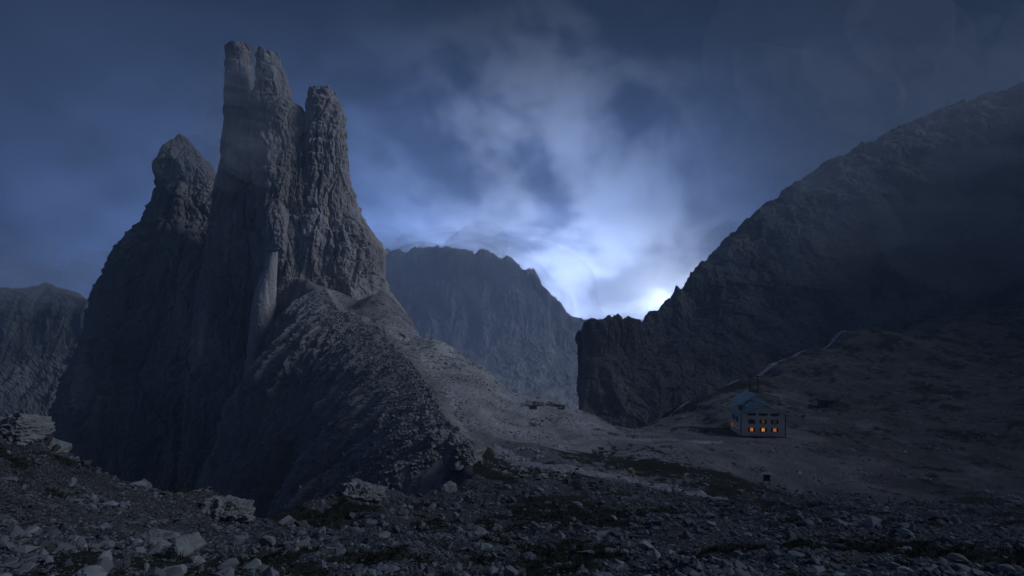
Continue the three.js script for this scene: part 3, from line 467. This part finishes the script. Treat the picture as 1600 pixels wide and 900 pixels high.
  [[darkGlass, 0], [glow(0.05, 0.42), 0.02], [glow(0.022, 0.4), 0.008]].forEach(([m, l], i) => windowAt(cols[i], 4.6, 0.85, 1.1, m, l));
  cols.forEach((x) => windowAt(x, 6.75, 1.05, 0.55, darkGlass, 0));
  [[-2.6, glow(0.07, 0.5), 0.04], [-5, glow(0.1, 0.4), 0.05], [-7.6, glow(0.25, 0.28), 0.15]].forEach(([z, m, l]) => windowAt(-0.08, 2.1, 1.0, 1.3, m, l, -Math.PI / 2, z, false));
  for (const z of [-2.8, -6.4]) windowAt(-0.08, 4.8, 1.2, 1.4, darkGlass, 0, -Math.PI / 2, z);
  // porch and terrace
  mesh('porch', mergeGeometries([box(6.4, 0.9, 1.6, 6.3, 0.35 - 0.6, 1.2), box(6.6, 0.12, 1.8, 6.3, 0.27, 1.2)]), woodDark, hut);
  mesh('terrace', box(5.4, 1.6, 9.2, -3.2, -1.3, -5), woodDark, hut);
  for (let i = 0; i < 8; i++) mesh('deck_board', box(0.62, 0.06, 9.2, -5.58 + i * 0.66, -0.46, -5), std(0.07, 0.06, 0.05, 0.9), hut);
  for (let i = 0; i < 6; i++) mesh('railing_post', box(0.1, 1.15, 0.1, -5.85, 0.1, -0.6 - i * 1.78), trim, hut);
  for (const y of [0.2, 0.62]) mesh('railing', box(0.07, 0.09, 9.2, -5.85, y, -5), trim, hut);
  for (let i = 0; i < 3; i++) mesh('step', box(1.7, 0.24, 0.5, 1.6, -0.5 - i * 0.24, 0.75 + i * 0.5), stoneBase, hut);
}
// stone shed beyond the hut
{
  const [x, , z] = at(1291, 639, 205), s = base('shed', [x, height(x, -z) - 0.2, z], 0.1); tag(s, 'small flat-roofed shed with a dark roof on the slope right of the hut', 'shed');
  mesh('wall', box(5.2, 2.7, 3.4, 0.5, 1.35, -0.6), std(0.16, 0.155, 0.15, 1), s); mesh('roof', box(7.6, 0.26, 5, 0, 2.9, 0).rotateZ(-0.03), woodDark, s);
  for (const px of [-3.1, 3.3]) mesh('post', box(0.2, 2.9, 0.2, px, 1.3, 1.9), woodDark, s);
  mesh('door', box(0.95, 1.95, 0.1, -1, 0.98, 1.14), woodDark, s); mesh('window', box(0.8, 0.7, 0.1, 1.4, 1.6, 1.14), darkGlass, s);
}
// cableway and power poles
function pole(px, py, d, h, arm, label) {
  const [x, , z] = at(px, py, d), p = base('utility_pole', [x, height(x, -z) - 0.4, z], 0.2); tag(p, label, 'pole', 'thin dark poles near the hut');
  mesh('mast', new THREE.CylinderGeometry(0.2, 0.32, h, 8).translate(0, h / 2, 0), woodDark, p);
  mesh('crossarm', box(arm, 0.34, 0.34, 0, h - 0.4, 0), woodDark, p);
  for (const s of [-1, 1]) { mesh('insulator', new THREE.CylinderGeometry(0.1, 0.13, 0.4, 6).translate(s * arm * 0.42, h - 0.05, 0), trim, p); mesh('brace', box(0.09, arm * 0.42, 0.09, 0, 0, 0).rotateZ(s * 0.9).translate(s * arm * 0.17, h - 0.35 - arm * 0.13, 0), trim, p); }
}
pole(1052, 641, 226, 11.5, 6.5, 'tall T-shaped cableway pole on the moraine left of the hut');
pole(1172, 612, 222, 8, 2.2, 'left of the two thin poles behind the hut roof');
pole(1184, 612, 224, 7.6, 2.2, 'right of the two thin poles behind the hut roof');
// signpost near the hut
{ const [x, , z] = at(1255, 656, 175), p = base('signpost', [x, height(x, -z) - 0.3, z]); tag(p, 'short dark signpost on the bare ground between hut and shed', 'signpost');
  mesh('post', new THREE.CylinderGeometry(0.1, 0.12, 2.7, 8).translate(0, 1.35, 0), woodDark, p); mesh('arrow_board', prism([[-0.9, 2.1], [0.5, 2.1], [0.75, 2.28], [0.5, 2.46], [-0.9, 2.46]], 0.06, 0.12), woodDark, p); }
// notice board under a little pale roof
{ const [x, , z] = at(1198, 756, 108), b = base('notice_board', [x, height(x, -z) - 0.15, z], -0.15); tag(b, 'dark notice board on posts under a pale sheet roof on the hollow floor', 'notice board');
  for (const s of [-0.62, 0.62]) mesh('post', box(0.1, 2.35, 0.1, s, 1.15, 0), woodDark, b); mesh('panel', box(1.14, 1.25, 0.08, 0, 1.42, 0.05), std(0.015, 0.015, 0.016, 0.8), b);
  const r = mesh('roof', prism([[-0.95, 2.28], [0, 2.46], [0.95, 2.28], [0.95, 2.33], [0, 2.52], [-0.95, 2.33]], 0.75, -0.35), std(0.5, 0.55, 0.62, 0.4, { metalness: 0.4 }), b); mesh('ridge_cap', box(0.12, 0.05, 0.8, 0, 2.53, 0.02), trim, r); }
// two leaning white marker boards in the dip
for (const [px, tilt, label] of [[1015, 0.25, 'left of two short white marker boards leaning in the dip left of the hut'], [1025, 0.35, 'right of two short white marker boards leaning in the dip left of the hut']]) {
  const [x, , z] = at(px, 679, 165), m = base('marker_board', [x, height(x, -z) - 0.1, z]); tag(m, label, 'marker board', 'white boards in the dip');
  m.rotation.z = tilt; mesh('board', box(0.34, 1.25, 0.08, 0, 0.75, 0.06), std(0.7, 0.7, 0.7, 0.7), m); mesh('stake', box(0.08, 1.3, 0.08, 0, 0.6, -0.03), woodDark, m);
}

// ------------------------------------------------------------------ the hiker
function field(half, res, centre, distance) {                   // mesh of a distance field in a box round centre
  const mc = new MarchingCubes(res, new THREE.MeshStandardMaterial(), false, false, 90000), n = res, out = [], nor = []; mc.isolation = 0;
  for (let k = 0; k < n; k++) for (let j = 0; j < n; j++) for (let i = 0; i < n; i++) mc.field[i + j * n + k * n * n] = -distance(centre[0] + (i - n / 2) / (n / 2) * half, centre[1] + (j - n / 2) / (n / 2) * half, centre[2] + (k - n / 2) / (n / 2) * half);
  mc.update(); const c = mc.count, p = mc.positionArray, q = mc.normalArray;
  for (let i = 0; i < c * 3; i += 3) { out.push(centre[0] + p[i] * half, centre[1] + p[i + 1] * half, centre[2] + p[i + 2] * half); nor.push(q[i], q[i + 1], q[i + 2]); }
  const g = new THREE.BufferGeometry(); g.setAttribute('position', new THREE.Float32BufferAttribute(out, 3)); g.setAttribute('normal', new THREE.Float32BufferAttribute(nor, 3)); return g;
}
const bone = (a, b, ra, rb) => (x, y, z) => { const ux = b[0] - a[0], uy = b[1] - a[1], uz = b[2] - a[2], t = clamp(((x - a[0]) * ux + (y - a[1]) * uy + (z - a[2]) * uz) / (ux * ux + uy * uy + uz * uz)); return Math.hypot(x - a[0] - ux * t, y - a[1] - uy * t, z - a[2] - uz * t) - mix(ra, rb, t); };
const join = (list, k) => (x, y, z) => { let d = 9; for (const f of list) { const e = f(x, y, z), h = clamp(0.5 + 0.5 * (d - e) / k); d = mix(d, e, h) - k * h * (1 - h); } return d; };
{
  const [x, , z] = at(989, 748, 97), hiker = base('person', [x, height(x, -z) + 0.02, z], -1.9); tag(hiker, 'person in a bright orange hooded jacket standing on the gravel path', 'person');
  hiker.position.y += 0.15; hiker.scale.setScalar(1.05);
  // facing +z; left foot ahead, left forearm raised forward
  const legs = [bone([0.1, 0.92, 0], [0.11, 0.5, 0.1], 0.095, 0.068), bone([0.11, 0.5, 0.1], [0.11, 0.09, 0.06], 0.066, 0.045), bone([0.11, 0.05, 0.03], [0.12, 0.035, 0.22], 0.045, 0.035), bone([-0.1, 0.92, 0], [-0.11, 0.5, -0.02], 0.095, 0.068), bone([-0.11, 0.5, -0.02], [-0.11, 0.09, -0.16], 0.066, 0.045), bone([-0.11, 0.05, -0.18], [-0.12, 0.035, 0.0], 0.045, 0.035)];
  const torso = [bone([0, 0.95, 0], [0, 1.2, 0.0], 0.15, 0.14), bone([0, 1.2, 0], [0, 1.4, 0.01], 0.15, 0.12), bone([-0.16, 1.42, 0], [0.16, 1.42, 0], 0.075, 0.075), bone([0, 1.42, 0], [0, 1.56, 0.02], 0.06, 0.055)];
  const arms = [bone([0.19, 1.41, 0], [0.25, 1.14, 0.06], 0.06, 0.047), bone([0.25, 1.14, 0.06], [0.22, 1.12, 0.3], 0.046, 0.032), bone([-0.19, 1.41, 0], [-0.27, 1.13, -0.05], 0.06, 0.047), bone([-0.27, 1.13, -0.05], [-0.27, 0.88, 0.06], 0.046, 0.032)];
  const head = [bone([0, 1.62, 0.02], [0, 1.7, 0.0], 0.085, 0.098), bone([0, 1.58, 0.05], [0, 1.6, 0.06], 0.055, 0.05), bone([0, 1.635, 0.1], [0, 1.66, 0.095], 0.016, 0.01), bone([0.1, 1.63, 0], [0.1, 1.66, 0], 0.02, 0.022), bone([-0.1, 1.63, 0], [-0.1, 1.66, 0], 0.02, 0.022)];
  const body = field(1.0, 96, [0, 0.92, 0], join([...legs, ...torso, ...arms, ...head], 0.03));
  const hand = (c, dir) => { const [fx, fy, fz] = dir, parts = [bone(c, [c[0] + fx * 0.07, c[1] + fy * 0.07, c[2] + fz * 0.07], 0.03, 0.032)]; const sx = fz ? 1 : 0, sz = fz ? 0 : 1;
    [-0.03, -0.01, 0.01, 0.03].forEach((o, i) => { const l = [0.055, 0.07, 0.075, 0.065][i], a = [c[0] + fx * 0.08 + o * sx, c[1] + fy * 0.08, c[2] + fz * 0.08 + o * sz], b = [a[0] + fx * l * 0.6, a[1] + fy * l * 0.6 - 0.01, a[2] + fz * l * 0.6], e = [b[0] + fx * l * 0.3, b[1] + fy * l * 0.3 - 0.025, b[2] + fz * l * 0.3]; parts.push(bone(a, b, 0.0095, 0.009), bone(b, e, 0.009, 0.008)); });
    parts.push(bone([c[0] - 0.03 * sx, c[1], c[2] - 0.03 * sz], [c[0] - 0.06 * sx + fx * 0.05, c[1] + fy * 0.05, c[2] - 0.06 * sz + fz * 0.05], 0.012, 0.009)); return field(0.14, 56, [c[0] + fx * 0.06, c[1] + fy * 0.06, c[2] + fz * 0.06], join(parts, 0.008)); };
  const whole = mergeGeometries([body, hand([0.22, 1.12, 0.31], [0, 0, 1]), hand([-0.27, 0.86, 0.07], [0, -1, 0])]), p = whole.attributes.position, col = [];
  for (let i = 0; i < p.count; i++) { const y = p.getY(i), skin = y > 1.5 || (Math.abs(p.getX(i)) > 0.19 && (p.getZ(i) > 0.24 || y < 0.9) && y > 0.65); col.push(...(skin ? [0.42, 0.26, 0.19] : y < 0.12 ? [0.03, 0.025, 0.02] : [0.02, 0.022, 0.03])); }
  whole.setAttribute('color', new THREE.Float32BufferAttribute(col, 3)); mesh('body', whole, new THREE.MeshStandardMaterial({ vertexColors: true, roughness: 0.85 }), hiker);
  const coat = join([...torso.slice(0, 3), ...arms, bone([0, 0.62, 0], [0, 1.0, 0], 0.19, 0.17), bone([0, 1.5, -0.06], [0, 1.56, -0.07], 0.085, 0.07)], 0.05);
  mesh('jacket', field(1.0, 96, [0, 0.92, 0], (a, b, c) => Math.max(coat(a, b, c) - 0.035, 0.6 - b, b - 1.6, Math.hypot(a - 0.22, b - 1.12, c - 0.36) < 0.085 ? 1 : -1, Math.hypot(a + 0.27, b - 0.83, c - 0.08) < 0.075 ? 1 : -1)), std(0.85, 0.33, 0.02, 0.8), hiker);
  mesh('hair', field(0.2, 48, [0, 1.68, 0], (a, b, c) => Math.max(Math.hypot(a, b - 1.69, c + 0.015) - 0.118, c * 0.9 - (b - 1.66) * 0.8 - 0.02)), std(0.012, 0.01, 0.009, 0.7), hiker);
  for (const s of [-1, 1]) mesh('eye', new THREE.SphereGeometry(0.012, 8, 6).translate(s * 0.034, 1.675, 0.098), std(0.02, 0.02, 0.02, 0.3), hiker);
}

// ------------------------------------------------------------------ drifting mist: banks of thin veils
const mistOf = (opacity) => new THREE.MeshPhysicalMaterial({ color: new THREE.Color().setRGB(0.8, 0.82, 0.85), roughness: 1, specularIntensity: 0, transmission: 0.5, thickness: 0, transparent: true, opacity, depthWrite: false, side: THREE.DoubleSide });
const veils = [3, 11, 29].map((seed) => { const g = new THREE.IcosahedronGeometry(1, 6), p = g.attributes.position; for (let i = 0; i < p.count; i++) { const x = p.getX(i), y = p.getY(i), z = p.getZ(i), k = 1 + noise(x * 0.9 + seed, y * 0.9, z * 0.9) * 0.45; p.setXYZ(i, x * k, y * k, z * k); } g.deleteAttribute('uv'); g.deleteAttribute('normal'); const m = mergeVertices(g); m.computeVertexNormals(); return m; });
function mist(label, spots, seed, opacity = 0.03) {
  const mistMat = mistOf(opacity);
  const r = rng(seed), bank = base('mist', [0, 0, 0]), sets = [[], [], []], q = new THREE.Quaternion(), e = new THREE.Euler();
  for (const [px, py, depth, w, h, n, size] of spots) for (let i = 0; i < n; i++) {
    const g = () => (r() + r() + r() - 1.5) / 1.5, [x, y, z] = at(px + g() * w, py + g() * h, depth + g() * size * 2.2), k = size * (0.55 + 0.9 * r());
    sets[(r() * 3) | 0].push(new THREE.Matrix4().compose(new THREE.Vector3(x, y, z), q.setFromEuler(e.set(r() * 0.5, r() * 6.28, r() * 0.5)).clone(), new THREE.Vector3(k * 1.35, k * (0.55 + 0.3 * r()), k)));
  }
  sets.forEach((list, i) => { const m = new THREE.InstancedMesh(veils[i], mistMat, list.length); list.forEach((a, k) => m.setMatrixAt(k, a)); m.name = 'veil'; m.userData.kind = 'stuff'; bank.add(m); });
  tag(bank, label, 'mist', null, 'stuff');
}
{ const bank = []; for (let j = 0; j < 5; j++) for (let i = 0; i < 7; i++) bank.push([1225 + i * 66 + (j % 2) * 33, 70 + j * 78, 400 + ((i * 7 + j * 5) % 6) * 22, 34, 30, 1, 44]);
  mist('dark cloud lying over the upper right mountain face', bank, 4, 0.036); }
{ const ridge = []; for (let i = 0; i < 7; i++) ridge.push([1115 + i * 22, 408 - i * 20 + (i % 2) * 30, 520 + (i % 3) * 25, 8, 8, 1, 24 + i]); mist('soft grey cloud trailing down the skyline right of the bright gap', ridge, 21, 0.025); }
mist('thin mist wrapped round the left rock tower', [[376, 110, 305, 40, 50, 7, 15], [390, 220, 300, 45, 80, 9, 15], [300, 250, 350, 60, 40, 7, 16]], 8, 0.032);
{ const veil = []; for (let i = 0; i < 9; i++) veil.push([596 + i * 24, 396 + (i % 3) * 10 + Math.max(0, i - 5) * 5, 1740 + (i % 4) * 40, 8, 8, 2, 80]); for (let i = 0; i < 15; i++) veil.push([625 + (i % 5) * 48, 440 + Math.floor(i / 5) * 60, 1250, 16, 16, 1, 112]);
  mist('pale cloud hiding the crest of the distant cliff mountain', veil, 9, 0.055); }
mist('low haze over the dark ridge at the left edge', [[40, 445, 560, 60, 16, 4, 40], [150, 440, 560, 50, 20, 3, 36]], 12, 0.06);

renderer.render(scene, camera);
